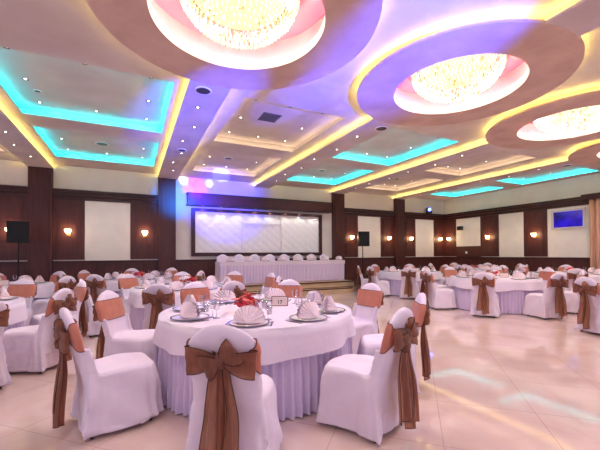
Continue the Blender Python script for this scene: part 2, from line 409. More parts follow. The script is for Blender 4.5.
# stage wall: canopy, framed quilted panel
b = MB(); b.box(1.72, 7.45, YA-.32, YA, 3.16, 3.5); b.mi = 1; b.box(1.69, 7.48, YA-.35, YA, 3.48, 3.53); b.box(1.69,7.48,YA-.35,YA,3.11,3.16)
canopy = b.build('wall_canopy', [M['wood'], M['wood2']]); canopy = tag(canopy, 'long dark wooden pelmet box above the framed white panel', 'pelmet')
for k in range(8):
    x = 2.25+k*.64
    t = thing('spotlight', ['small spotlight under the left end of the dark pelmet'] [0] if k == 0 else 'small spotlight under the dark pelmet, '+['','second','third','fourth','fifth','sixth','seventh','eighth'][k]+' from the left', 'spotlight', (x, YA-.2, 3.108), group='spotlights under the pelmet')
    b = MB(); b.lathe([(.03,0), (.045,-.01), (.045,0)], 12); b.build('trim_ring', M['metal'], t)
    b = MB(); b.lathe([(.03,-.002), (.001,-.003)], 12); b.build('bulb', EM['bulb'], t)
    l = bpy.data.lights.new('pelmet_spot', 'SPOT'); l.energy = 9; l.spot_size = R(95); l.spot_blend = .8; l.color = (1,.95,.85); l.shadow_soft_size = .03
    o = bpy.data.objects.new('pelmet_spot', l); col.objects.link(o); o.location = (x, YA-.2, 3.08); o.rotation_euler = (R(14),0,0)
fp = thing('framed_panel', 'wide dark-framed white quilted panel on the stage wall', 'wall panel', (0,0,0))
b = MB(); fx0, fx1, fz0, fz1, fw = 1.86, 7.12, 1.33, 3.03, .13
b.box(fx0,fx1,YA-.1,YA,fz0,fz0+fw); b.box(fx0,fx1,YA-.1,YA,fz1-fw*.8,fz1); b.box(fx0,fx0+fw,YA-.1,YA,fz0+fw,fz1-fw*.8); b.box(fx1-fw,fx1,YA-.1,YA,fz0+fw,fz1-fw*.8)
b.build('frame', M['wood2'], fp)
b = MB(); nx, nz = 210, 64; qx0, qx1, qz0, qz1 = fx0+fw, fx1-fw, fz0+fw, fz1-fw*.8
def quilt(x, z):
    u = (x-qx0)/.37; v = (z-qz0)/.30
    a = abs(math.sin(PI*(u+v)))*abs(math.sin(PI*(u-v)))
    return .014*a**.5
g = [[b.bm.verts.new((qx0+(qx1-qx0)*i/nx, YA-.02-quilt(qx0+(qx1-qx0)*i/nx, qz0+(qz1-qz0)*j/nz), qz0+(qz1-qz0)*j/nz)) for i in range(nx+1)] for j in range(nz+1)]
for j in range(nz):
    for i in range(nx): b._f((g[j][i], g[j][i+1], g[j+1][i+1], g[j+1][i]))
b.build('quilted_panel', M['quilt'], fp, smooth=True)
b = MB()
for u in (.34, .66):
    x = qx0+(qx1-qx0)*u; b.box(x-.012, x+.012, YA-.065, YA-.02, qz0, qz1)
b.box(qx0+(qx1-qx0)*.34, qx0+(qx1-qx0)*.66, YA-.065, YA-.03, 2.55, 2.575)
b.build('divider', M['white'], fp)

# sconces
def sconce_proto():
    t = thing('wall_sconce', '', 'wall lamp'); b = MB(); b.box(-.05,.05,-.02,0,-.12,.08); b.tube([(0,-.01,-.06),(0,-.09,-.08),(0,-.11,-.03)], .012); b.build('bracket', M['gold'], t)
    b = MB(); b.lathe([(.03,-.06), (.075,.0), (.085,.07)], 20, 0, -.1, 0); b.lathe([(.001,-.06), (.03,-.06)], 20, 0, -.1, 0); b.build('lamp_shade', EM['lamp'], t, smooth=True); return t
sc0 = sconce_proto()
SC = [(-1.73,YA-.04,0,'left of the left white wall panel'), (.38,YA-.04,0,'between the left white panel and the pilaster beside the stage'),
      (-3.12,YA-.04,0,'at the left edge behind the left loudspeaker'), (8.61,YA-.04,0,'on dark panelling just right of the stage'), (10.69,YA-.04,0,'right of the white panel beyond the right loudspeaker'),
      (12.05,YA-.04,0,'just right of the last back wall pilaster'), (14.02,YA-.04,0,'on the back wall next to the room corner'),
      (XB-.04,11.98,-PI/2,'on the right wall next to the room corner'), (XB-.04,9.9,-PI/2,'on the right wall between the two narrow white panels'), (XB-.04,7.95,-PI/2,'on the right wall left of the wall screen')]
for k, (x,y,rz,d) in enumerate(SC):
    lab = 'glowing wall sconce '+d
    if k == 0: sc0.location = (x,y,2.1); sc0['label'] = lab; sc0['group'] = 'glowing wall sconces'
    else: dup(sc0, (x,y,2.1), rz, lab, 'glowing wall sconces')
    l = bpy.data.lights.new('sconce_glow', 'POINT'); l.energy = 5; l.color = (1,.62,.32); l.shadow_soft_size = .08
    o = bpy.data.objects.new('sconce_glow', l); col.objects.link(o); n = Vector((0,-.26,0)) if rz == 0 else Vector((-.26,0,0)); o.location = Vector((x,y,2.13))+n

# wall screen, camera, outlet
t = thing('wall_screen', 'dark blue flat screen in a pale frame on the right wall', 'television', (XB-.02, 6.8, 2.63), -PI/2)
b = MB(); b.box(-.55,.55,-.05,0,-.36,-.29); b.box(-.55,.55,-.05,0,.29,.36); b.box(-.55,-.47,-.05,0,-.29,.29); b.box(.47,.55,-.05,0,-.29,.29); b.build('frame', mat('screen_frame', (196,186,192), .35), t)
b = MB(); b.box(-.47,.47,-.03,0,-.29,.29)
m = mat('screen_face', (10,10,40), .1, .5); nt = m.node_tree; bs = nt.nodes['Principled BSDF']; tc = nt.nodes.new('ShaderNodeTexCoord'); gr = nt.nodes.new('ShaderNodeTexNoise'); gr.inputs['Scale'].default_value = 2.2
rp = nt.nodes.new('ShaderNodeValToRGB'); rp.color_ramp.elements[0].position = .35; rp.color_ramp.elements[0].color = lin((14,10,60)); rp.color_ramp.elements[1].position = .8; rp.color_ramp.elements[1].color = lin((60,30,255))
nt.links.new(tc.outputs['Object'], gr.inputs['Vector']); nt.links.new(gr.outputs['Fac'], rp.inputs[0]); nt.links.new(rp.outputs[0], bs.inputs['Emission Color']); bs.inputs['Emission Strength'].default_value = .7
b.build('screen', m, t)
t = thing('security_camera', 'small black camera on an arm on the first white panel of the right wall', 'camera', (XB-.02, 11.45, 2.62), -PI/2)
b = MB(); b.tube([(0,.03,.02),(0,-.1,.02),(.12,-.16,0)], .022); b.build('arm', M['black'], t)
b = MB(); b.box(.07,.27,-.26,-.08,-.1,.08); b.build('body', M['black'], t)
t = thing('wall_socket', 'small pale socket below the first white panel of the right wall', 'socket', (XB-.04, 11.05, 1.43), -PI/2)
b = MB(); b.box(-.05,.05,-.012,0,-.05,.05); b.build('plate', M['white'], t); b = MB(); b.lathe([(.025,0),(.022,.01)], 12); o = b.build('insert', M['grey'], t); o.rotation_euler = (R(90),0,0); o.location = (0,-.012,0)

# loudspeakers on stands
def loudspeaker(x, y, z, w, h, rz, side):
    st = thing('speaker_stand', f'thin black tripod stand under the {side} loudspeaker', 'speaker stand', (x,y,0), rz)
    b = MB(); b.tube([(0,0,.02),(0,0,z)], .018); b.build('pole', M['black'], st)
    for k in range(3):
        a = 2*PI*k/3; b = MB(); b.tube([(0,0,.75),(.45*math.cos(a),.45*math.sin(a),.012)], .012, 6); b.build('leg', M['black'], st)
    sp = thing('loudspeaker', f'black box loudspeaker on a stand against the {side} back wall', 'loudspeaker', (x,y,z), rz)
    b = MB(); b.loft([[(-w/2,-.18,zz),(w/2,-.18,zz),(w/2*.72,.18,zz),(-w/2*.72,.18,zz)] for zz in (0,h)]); b.build('cabinet', M['black'], sp)
    b = MB(); b.box(-w/2+.03,w/2-.03,-.195,-.18,.03,h-.03); b.build('grille', mat('speaker_grille', (22,22,28), .7), sp)
loudspeaker(-2.68, 11.3, 1.72, .46, .56, R(10), 'left'); loudspeaker(8.5, 11.35, 1.7, .46, .6, R(-18), 'right')

# moving spotlight with blue lens on the cornice
def fixture(x, y, z, label, tgt):
    t = thing('stage_light', label, 'stage light', (x,y,z))
    b = MB(); b.box(-.12,.12,-.1,.1,0,.05); b.box(-.16,-.13,-.03,.03,.04,.26); b.box(.13,.16,-.03,.03,.04,.26); b.build('yoke', M['black'], t)
    b = MB(); b.lathe([(.08,-.14),(.11,-.1),(.12,.12),(.1,.16)], 20, caps=True); h = b.build('lamp_head', mat('blue_body', (20,20,110), .3), t)
    b = MB(); b.lathe([(.085,.162),(.001,.168)], 20); ln = b.build('lens', emi('blue_lens', (90,110,255), 6), h)
    h.location = (0,0,.2); d = Vector(tgt)-Vector((x,y,z+.2)); h.rotation_euler = d.to_track_quat('Z','Y').to_euler()
fixture(13.2, YA-.17, 3.38, 'small stage light with a blue lens on the cornice near the corner', (4,0,1))

# coloured effect spots
def spot(loc, tgt, rgb, e, size, blend=.4, soft=.03):
    l = bpy.data.lights.new('effect_spot', 'SPOT'); l.energy = e; l.color = rgb; l.spot_size = R(size); l.spot_blend = blend; l.shadow_soft_size = soft
    o = bpy.data.objects.new('effect_spot', l); col.objects.link(o); o.location = loc
    o.rotation_euler = (Vector(tgt)-Vector(loc)).to_track_quat('-Z','Y').to_euler()
BLUE = (.03,.06,1)
spot((2.6,-1.5,1.2), (3.25,3.3,4.1), BLUE, 9000, 27, .9)
spot((2.6,-1.5,1.2), (1.1,6.4,4.0), BLUE, 11000, 13, .6)
spot((2.6,-1.5,1.2), (2.6,5.2,4.1), BLUE, 4500, 9, .5)
PJ = (1.9,8.9,3.3)
spot(PJ, (1.35,12.2,3.3), (.01,.2,1), 1300, 27, 1, .15)
spot(PJ, (2.9,12.1,3.35), (.04,.04,1), 1900, 52, 1, .2)
spot(PJ, (2.0,12.2,3.7), (1,.02,.6), 700, 16, 1, .1)
spot(PJ, (2.3,12.2,3.35), (.03,.03,1), 1500, 26, 1, .15)
spot(PJ, (1.62,12.38,3.98), (.5,.75,1), 1300, 6, .8)
spot(PJ, (2.5,12.38,3.95), (.5,.75,1), 1300, 5, .8)
spot(PJ, (2.7,11.5,4.12), (.3,.4,1), 900, 12, .5)
# beams of the round downlights, then some added fill lamps out of view
for i in (1,2,3,4,5):
    for j in (0,1):
        x0, x1 = coffX[i]; y0, y1 = coffY[j]
        l = bpy.data.lights.new('downlight_and_fill_beam', 'SPOT'); l.energy = 60; l.color = (.97,.93,1); l.spot_size = R(135); l.spot_blend = 1; l.shadow_soft_size = .12
        o = bpy.data.objects.new('downlight_and_fill_beam', l); col.objects.link(o); o.location = ((x0+x1)/2, y1-.25, ZR-.03)

for (x, y, z_, e_) in ((-1.6,5.95,ZR,110), (.25,5.95,ZR,110), (1.08,6.1,ZS,60), (4.49,6.1,ZS,80), (5.4,6.0,ZR,90), (9.5,6.0,ZR,90), (12.4,6.0,ZR,70),
                       (-1.0,1.2,ZP,130), (2.8,1.2,ZP,170), (6.2,1.2,ZP,150), (9.6,1.2,ZP,130)):  # this row: added lamps without fittings, out of view, to brighten the foreground
    l = bpy.data.lights.new('downlight_and_fill_beam', 'SPOT'); l.energy = e_*.8; l.color = (1,.93,.93); l.spot_size = R(118); l.spot_blend = .9; l.shadow_soft_size = .1
    o = bpy.data.objects.new('downlight_and_fill_beam', l); col.objects.link(o); o.location = (x, y, z_-.03)

# ------------------------------------------------------------------ stage and head table
b = MB(); b.box(1.55, 7.35, 10.35, YA-.1, 0, .4); b.mi = 1; b.box(1.5, 7.4, 10.3, 10.36, .37, .41); b.box(1.5,7.4,10.3,10.36,.19,.21)
o = tag(b.build('stage_platform', [M['stage'], M['wood']]), 'low pale wooden stage under the long head table', 'stage')
b = MB(); b.box(1.55, 7.02, 10.02, 10.298, 0, .19); b.mi = 1; b.box(1.5,7.05,9.99,10.04,.17,.2)
tag(b.build('stage_step', [M['stage'], M['wood']]), 'pale wooden step running along the front of the stage', 'step')

def pleat_ring(path, z0, z1, amp, n_per_m, zs=7, flare=.0):
    # path: closed list of (x,y,nx,ny); returns rings from z1 down to z0
    rings = []
    for k in range(zs):
        t = k/(zs-1); z = z1+(z0-z1)*t; r = []
        for (x, y, nx_, ny_, s) in path:
            f = math.sin(2*PI*s*n_per_m)+.35*math.sin(2*PI*s*n_per_m*.37+1.3)
            d = amp*(.35+.65*t)*f+flare*t
            r.append((x+nx_*d, y+ny_*d, z))
        rings.append(r)
    return rings
def rect_path(x0, x1, y0, y1, step):
    p = []; s = 0
    for (ax, ay, bx, by, nx_, ny_) in ((x0,y0,x1,y0,0,-1), (x1,y0,x1,y1,1,0), (x1,y1,x0,y1,0,1), (x0,y1,x0,y0,-1,0)):
        L_ = math.hypot(bx-ax, by-ay); n = int(L_/step)
        for k in range(n): p.append((ax+(bx-ax)*k/n, ay+(by-ay)*k/n, nx_, ny_, s+L_*k/n))
        s += L_
    return p
ht = thing('head_table', 'long rectangular head table with pleated skirt on the stage', 'table', (0,0,.4))
hx0, hx1, hy0, hy1 = 2.53, 7.25, 10.85, 11.5
b = MB(); b.box(hx0,hx1,hy0,hy1,.71,.74); b.build('tabletop', M['wood'], ht)
for x in (hx0+.1, (hx0+hx1)/2, hx1-.1):
    for y in (hy0+.08, hy1-.08): b = MB(); b.box(x-.02,x+.02,y-.02,y+.02,.01,.71); b.build('leg', M['metal'], ht)
b = MB(); b.loft(pleat_ring(rect_path(hx0-.01,hx1+.01,hy0-.01,hy1+.01,.02), .015, .73, .018, 9), False); b.build('skirt', M['skirt'], ht, smooth=True)
b = MB(); b.loft([[(hx0-.015,hy0-.03,.62),(hx1+.015,hy0-.03,.62),(hx1+.015,hy0-.03,.75),(hx0-.015,hy0-.03,.75)],[(hx0-.015,hy1+.02,.62),(hx1+.015,hy1+.02,.62),(hx1+.015,hy1+.02,.75),(hx0-.015,hy1+.02,.75)]])
o = b.build('tablecloth', M['cloth']); o.location = (0,0,.4+.002); tag(o, 'white cloth over the long head table on the stage', 'tablecloth')

# ------------------------------------------------------------------ chair
def sup(hw, hd, cx, cy, z, n=40, e=.35):
    r = []
    for i in range(n):
        a = 2*PI*i/n; c, s = math.cos(a), math.sin(a)
        r.append((cx+hw*math.copysign(abs(c)**e, c), cy+hd*math.copysign(abs(s)**e, s), z))
    return r
def back_w(z):          # half width of the back
    if z <= .80: return .205+.012*(z-.45)/.35
    t = min(1, (z-.80)/.175); return .217*max(0, 1-(t*.985)**2.1)**.55+.004
def back_y(z): return -.235-.14*max(0, (z-.42))/.55
def cover_mesh():
    b = MB()
    # skirted seat block
    rings = []
    for z in (.035,.08,.15,.22,.30,.38,.43,.465,.485,.49):
        t = (.49-z)/.455
        hw = .235+.03*t; hd = .25+.035*t
        if z > .47: hw -= .02; hd -= .02
        r = sup(hw, hd, 0, 0, z, 96, .32); q = []
        for i, (x, y, zz) in enumerate(r):
            a = 2*PI*i/96
            f = .026*t**.7*(math.sin(5*a+.7)+.6*math.sin(9*a+2)+.5*math.sin(15*a))
            # drape folds at the four corners
            f += .038*t*sum(math.exp(-((((a-c+PI) % (2*PI))-PI)/.16)**2) for c in (PI/4, 3*PI/4, 5*PI/4, 7*PI/4))
            L_ = math.hypot(x, y); q.append((x+f*x/L_, y+f*y/L_, zz+(.008*math.sin(4*a) if z < .05 else 0)))
        rings.append(q)
    b.loft(rings)
    # back: falls from crest into the block
    rings = []
    for z in [.2,.3,.4,.5,.6,.7,.78,.83,.87,.90,.925,.945,.96,.97,.975]:
        th = .034 if z < .9 else .034*math.sqrt(max(.05, 1-((z-.9)/.078)**2))
        w = back_w(z) if z > .42 else .215
        y = back_y(z) if z > .42 else -.235
        rings.append(sup(w, th, 0, y, z, 40, .6))
    b.loft(rings)
    # gussets where the back drape meets the seat
    for s in (-1, 1):
        b.loft([[(s*.21,-.26,.03),(s*.255,-.24,.03),(s*.25,-.10,.03),(s*.18,-.10,.03)], [(s*.19,-.26,.45),(s*.225,-.25,.45),(s*.222,-.17,.45),(s*.18,-.17,.45)], [(s*.19,-.27,.68),(s*.208,-.27,.68),(s*.208,-.235,.68),(s*.19,-.235,.68)]])
    me = bpy.data.meshes.new('tmp'); bmesh.ops.recalc_face_normals(b.bm, faces=b.bm.faces); b.bm.to_mesh(me); b.bm.free()
    o = bpy.data.objects.new('tmp', me); col.objects.link(o)
    m = o.modifiers.new('r', 'REMESH'); m.mode = 'VOXEL'; m.voxel_size = .0125
    m = o.modifiers.new('s', 'SMOOTH'); m.factor = .5; m.iterations = 5
    dg = bpy.context.evaluated_depsgraph_get(); dg.update()
    out = bpy.data.meshes.new_from_object(o.evaluated_get(dg)); col.objects.unlink(o)
    for v in out.vertices:                       # soft creases pulled towards the corners of the seat
        x, y, z_ = v.co
        k = .0045*math.sin(16*(x+y)+22*z_)+.004*math.sin(13*(x-y)-17*z_+1)+.003*math.sin(31*x+9*z_)
        if z_ > .5: k *= .5
        if z_ > .06: v.co += v.normal*k
    for p in out.polygons: p.use_smooth = True
    out.materials.clear(); out.materials.append(M['cloth'])
    return out
COVER = cover_mesh()

def sheet(b, rows, thick=None, hem=None):
    """rows: list of rows of points; adds a sheet plus hem tubes along the first and last rows"""
    V = [[b.bm.verts.new(p) for p in r] for r in rows]
    for a, c in zip(V, V[1:]):
        for i in range(len(a)-1): b._f((a[i], a[i+1], c[i+1], c[i]))
    if hem:
        mi = b.mi; b.mi = 1
        for r in hem: b.tube(r, .003, 5)
        b.mi = mi
def band_mesh():
    b = MB(); rows = []
    N_ = 48
    for k in range(7):
        v = k/6; r = []
        for i in range(N_+1):
            a = -PI/2+2*PI*i/N_           # start at the rear (-y)
            rear = max(0, -math.sin(a))   # 1 at the rear
            zc = .775-.005*rear; h = .108*(1-.72*rear**1.5)
            z = zc+h*(v*2-1)
            w = back_w(z)+.007; th = .034+.010; e = .6; c, s = math.cos(a), math.sin(a)
            r.append((w*math.copysign(abs(c)**e, c), back_y(z)+th*math.copysign(abs(s)**e, s)+.002*math.sin(v*25), z))
        rows.append(r)
    sheet(b, rows, hem=[rows[0], rows[-1]])
    me = b.build('sash_band', [M['band'], M['hem']], smooth=True); return me
def bow_loop(s, L_=.195, tilt=0, off=0):
    """one bow loop spreading sideways from the knot, s = -1 / 1"""
    b = MB(); rows = []
    for k in range(9):           # across the ribbon width
        v = k/8*2-1; r = []
        for i in range(25):
            t = i/24; ang = t*2*PI      # out and back
            u = .5-.5*math.cos(ang)     # distance 0..1..0
            x = s*(.012+L_*u)
            spread = .020+.062*u**.8+.012*math.sin(u*PI)
            z = .775+v*spread*(1-.12*v*s)
            y = back_y(.775)-.062-.028*math.sin(ang)*1.0-.006*math.sin(v*7+s)*u
            dx, dz = x*math.cos(tilt)-(z-.775)*math.sin(tilt)*1, x*math.sin(tilt)+(z-.775)*math.cos(tilt)
            r.append((dx, y-off, .775+dz))
        rows.append(r)
    sheet(b, rows, hem=[rows[0], rows[-1]]); return b
def tail(s, length, w, lean):
    b = MB(); rows = []
    for k in range(9):
        v = k/8*2-1; r = []
        for i in range(22):
            t = i/21; z = .77-length*t
            ww = .022+(w-.022)*min(1, t*2.2)**.8
            x = s*.018+lean*t+v*ww+.006*math.sin(t*9+v*3)
            y = back_y(.7)-.085+.038*math.sin(v*5+s)*min(1,t*2)+.012*math.sin(t*5)-.005*t
            r.append((x, y, z+.02*v*(1 if t > .95 else 0)))
        rows.append(r)
    col_ = [r[-1] for r in rows]
    sheet(b, rows, hem=[rows[0], rows[-1], col_]); return b

def make_chair(sash=True, name='banquet_chair'):
    t = thing(name, '', 'chair')
    o = bpy.data.objects.new('slipcover', COVER); col.objects.link(o); o.parent = t
    for sx in (-1, 1):
        for y in (-.225, .2):
            b = MB(); b.lathe([(.013,0), (.016,.012), (.014,.2)], 10, sx*.2, y, 0, caps=True); b.build('leg', M['metal'], t)
    if sash:
        bd = band_mesh(); bd.parent = t
        b = MB(); b.lathe([(.001,-.055),(.022,-.045),(.040,0),(.026,.04),(.001,.05)], 14, 0, back_y(.775)-.066, .775); b.build('bow_knot', M['sash'], t, smooth=True)
        for s, L_, tl, of in ((-1,.195,R(4),0), (1,.195,R(-5),0), (1,.10,R(40),.02), (-1,.10,R(30),.015)):
            bow_loop(s, L_, tl, of).build('bow_loop', [M['sash'], M['hem']], t, smooth=True)
        tail(-1, .60, .070, -.035).build('sash_tail', [M['sash'], M['hem']], t, smooth=True)
        tail(1, .67, .066, .03).build('sash_tail', [M['sash'], M['hem']], t, smooth=True)
    return t
CH = make_chair(True); ch_used = False
def place_chair(x, y, face, label, group):
    """face: direction (radians) the sitter looks"""
    global ch_used
    rz = face-PI/2
    if not ch_used:
        ch_used = True; CH.location = (x,y,0); CH.rotation_euler = (0,0,rz); CH['label'] = label; CH['group'] = group; return CH
    return dup(CH, (x,y,0), rz, label, group)

# ------------------------------------------------------------------ tableware prototypes
def proto_plate():
    t = thing('dinner_plate', '', 'plate')
    b = MB(); b.lathe([(.001,.004),(.10,.004),(.145,.016),(.178,.021),(.18,.018),(.14,.008),(.095,0),(.001,0)], 36); b.mi = 1
    b.lathe([(.170,.0205),(.181,.0225),(.184,.019),(.176,.0155)], 36); b.build('plate_dish', [M['china'], M['silver']], t, smooth=True); return t
def proto_napkin():
    b = MB(); n = 22; arc = []
    for i in range(n+1):
        a = PI*i/n; zig = .012*(1 if i % 2 else -1)
        arc.append((a, zig))
    for sy in (-1, 1):
        pts = []
        for (a, zig) in arc:
            pts.append([(f*.14*math.cos(a)*(1+.1*(1-f)), sy*(.085*(1-f)+.014)+zig*f,   .012+.135*f*math.sin(a)**.7) for f in (.08,.4,.75,1)])
        V = [[b.bm.verts.new(p) for p in r] for r in pts]
        for p, q in zip(V, V[1:]):
            for k in range(3): b._f((p[k], q[k], q[k+1], p[k+1]))
    # folded skirt wedge at the base
    b.loft([[(.11*math.cos(2*PI*i/20), .085*math.sin(2*PI*i/20), .004) for i in range(20)], [(.10*math.cos(2*PI*i/20), .07*math.sin(2*PI*i/20), .03) for i in range(20)], [(.05*math.cos(2*PI*i/20), .03*math.sin(2*PI*i/20), .09) for i in range(20)]])
    return tag(b.build('folded_napkin', M['napkin'], smooth=False), '', 'napkin')
def proto_glass():
    t = thing('wine_glass', '', 'glass')
    b = MB(); b.lathe([(.001,.001),(.034,.002),(.034,.004),(.006,.010),(.004,.075)], 20); b.build('stem', M['glass'], t, smooth=True)
    b = MB(); b.lathe([(.004,.075),(.026,.09),(.037,.12),(.036,.15),(.031,.178)], 20); b.build('bowl', M['glass'], t, smooth=True); return t
def proto_tumbler():
    b = MB(); b.lathe([(.001,.001),(.026,.001),(.032,.095),(.030,.095),(.024,.006),(.001,.006)], 20); return tag(b.build('water_glass', M['glass'], smooth=True), '', 'glass')
def proto_fork():
    b = MB(); b.box(-.006,.006,-.10,.04,0,.003)
    b.box(-.012,.012,.04,.055,0,.003)
    for k in range(4): x = -.0105+k*.007; b.box(x-.0018,x+.0018,.055,.10,0,.003)
    return tag(b.build('fork', M['silver']), '', 'fork')
def proto_knife():
    b = MB(); b.box(-.007,.007,-.11,0,0,.004); b.loft([[(-.008,0,0),(.009,0,0),(.009,.09,0),(-.004,.115,0)],[(-.008,0,.002),(.009,0,.002),(.009,.09,.002),(-.004,.115,.002)]])
    return tag(b.build('knife', M['silver']), '', 'knife')
PR = {'plate': proto_plate(), 'napkin': proto_napkin(), 'glass': proto_glass(), 'tumbler': proto_tumbler(), 'fork': proto_fork(), 'knife': proto_knife()}
USED = set()
def put(kind, x, y, z, rz, label, group):
    p = PR[kind]
    if kind not in USED: USED.add(kind); p.location = (x,y,z); p.rotation_euler = (0,0,rz); p['label'] = label; p['group'] = group; return p
    return dup(p, (x,y,z), rz, label, group)

def petal_flower(b, c, r, tilt, n=6, seed=0):
    rnd = random.Random(seed); az = rnd.random()*6
    T = Matrix.Translation(c) @ Matrix.Rotation(az, 4, 'Z') @ Matrix.Rotation(tilt, 4, 'X')
    for k in range(n):
        a = 2*PI*k/n; rows = []
        for i in range(5):
            t = i/4; w = r*.33*math.sin(PI*min(1, .15+t*.85))**.7*(1 if t < 1 else .1); z = r*(.9*t-.7*t*t)
            row = []
            for v in (-1, 0, 1):
                p = Vector((r*t, v*w, z+.12*r*abs(v)*t)); p.rotate(Matrix.Rotation(a, 3, 'Z')); row.append(T @ p)
            rows.append(row)
        sheet(b, rows)
def centerpiece(x, y, z, label, seed, full=True):
    rnd = random.Random(seed)
    t = thing('flower_centrepiece', label, 'flowers', (x,y,z), group='coral flower centrepieces')
    b = MB(); b.lathe([(.001,.002),(.05,.002),(.035,.03),(.05,.07),(.065,.09),(.001,.09)], 20); b.build('bowl_vase', M['china'], t, smooth=True)
    for k in range(15 if full else 6):
        a = 2*PI*k/(10 if full else 6); rr = (.02 if k >= 10 else .05+.06*rnd.random())
        b = MB(); petal_flower(b, Vector((rr*math.cos(a), rr*math.sin(a), .06+.06*rnd.random()+(.04 if k >= 10 else 0))), .08, rnd.uniform(-1.1,1.1), 7, seed*31+k)
        b.build('blossom', M['coral'] if rnd.random() < .62 else M['coral2'], t, smooth=True)
    for k in range(5):
        a = rnd.random()*6.28; b = MB(); L_ = .16
        sheet(b, [[(.04*math.cos(a)+d*math.sin(a)*w+L_*f*math.cos(a), .04*math.sin(a)-d*math.cos(a)*w+L_*f*math.sin(a), .09+.05*math.sin(f*2.5)) for d in (-1,0,1)] for f, w in ((0,.008),(.35,.022),(.7,.018),(1,.002))])
        b.build('leaf', M['leaf'], t)
def number_card(x, y, z, rz, label, txt=None):
    t = thing('table_card', label, 'table card', (x,y,z), rz, group='framed table number cards')
    b = MB(); w, h = .098, .118
    for q in ((-w,w,0,.008), (-w,w,h-.008,h), (-w,-w+.008,.008,h-.008), (w-.008,w,.008,h-.008)): b.box(q[0],q[1],-.006,.006,q[2],q[3])
    b.box(-.03,.03,0,.05,0,.006)
    b.build('frame', mat('card_frame', (120,84,84), .4), t)
    b = MB(); b.box(-w+.008,w-.008,-.003,.003,.008,h-.008); b.build('card', M['card'], t)
    if txt:
        cu = bpy.data.curves.new('number', 'FONT'); cu.body = txt; cu.size = .06; cu.extrude = .0006; cu.align_x = 'CENTER'; cu.align_y = 'CENTER'; cu.offset = .0012
        o = bpy.data.objects.new('tmp', cu); col.objects.link(o)
        dg = bpy.context.evaluated_depsgraph_get(); me = bpy.data.meshes.new_from_object(o.evaluated_get(dg)); col.objects.unlink(o)
        me.materials.clear(); me.materials.append(M['black'])
        n = bpy.data.objects.new('number', me); col.objects.link(n); n.parent = t; n.location = (0,-.0038,.045); n.rotation_euler = (R(90),0,0)

# ------------------------------------------------------------------ round table
TR_ = 1.0
def circ_path(r, n=420): return [(r*math.cos(2*PI*i/n), r*math.sin(2*PI*i/n), math.cos(2*PI*i/n), math.sin(2*PI*i/n), i/n) for i in range(n)]
def overlay_mesh():
    b = MB(); n = 160
    def ring(r, z, f=0, ph=0): return [((r+f*math.sin(9*a+ph)+f*.5*math.sin(17*a+2))*math.cos(a), (r+f*math.sin(9*a+ph)+f*.5*math.sin(17*a+2))*math.sin(a), z) for a in [2*PI*i/n for i in range(n)]]
    rings = [ring(.02,.765), ring(.5,.765), ring(TR_+.005,.765), ring(TR_+.02,.758), ring(TR_+.026,.775), ring(TR_+.034,.70,.004), ring(TR_+.045,.64,.009), ring(TR_+.055,.58,.014)]
    last = []
    for i, (x, y, z) in enumerate(ring(TR_+.062,.52,.02)):
        a = 2*PI*i/n; last.append((x, y, .525-.022*math.cos(4*a+.6)-.008*math.sin(9*a)))
    rings.append(last)
    b.loft(rings, False); v0 = b.bm.verts
    return b
def make_table():
    t = thing('round_table', '', 'table')
    b = MB(); b.lathe([(.001,.73),(TR_,.73),(TR_,.757),(.001,.757)], 64); b.build('tabletop', M['wood'], t)
    b = MB(); b.loft(pleat_ring(circ_path(TR_-.005, 900), .012, .72, .028, 80, 6, .02), False); b.build('pleated_skirt', M['skirt'], t, smooth=True)
    for k in range(4):
        a = PI/4+k*PI/2; b = MB(); b.tube([(.6*math.cos(a),.6*math.sin(a),.73),(.75*math.cos(a),.75*math.sin(a),.005)], .016, 8); b.build('leg', M['metal'], t)
    return t
TB = None; OV = None
DIRS = ['far', 'far left', 'left', 'near left', 'near', 'near right', 'right', 'far right']
def named(cx, cy, seats):
    """seats: (angle, radius, facing offset); names every place as seen from the camera"""
    v = math.degrees(math.atan2(cy, cx)); st = sorted(seats, key=lambda q: (q[0]-v) % 360); best = None
    for sh in range(8):
        e_ = sum(abs((((q[0]-v)-45*((i+sh) % 8)+180) % 360)-180) for i, q in enumerate(st))
        if best is None or e_ < best[0]: best = (e_, sh)
    return [(q[0], q[1], DIRS[(i+best[1]) % 8], q[2]) for i, q in enumerate(st)]
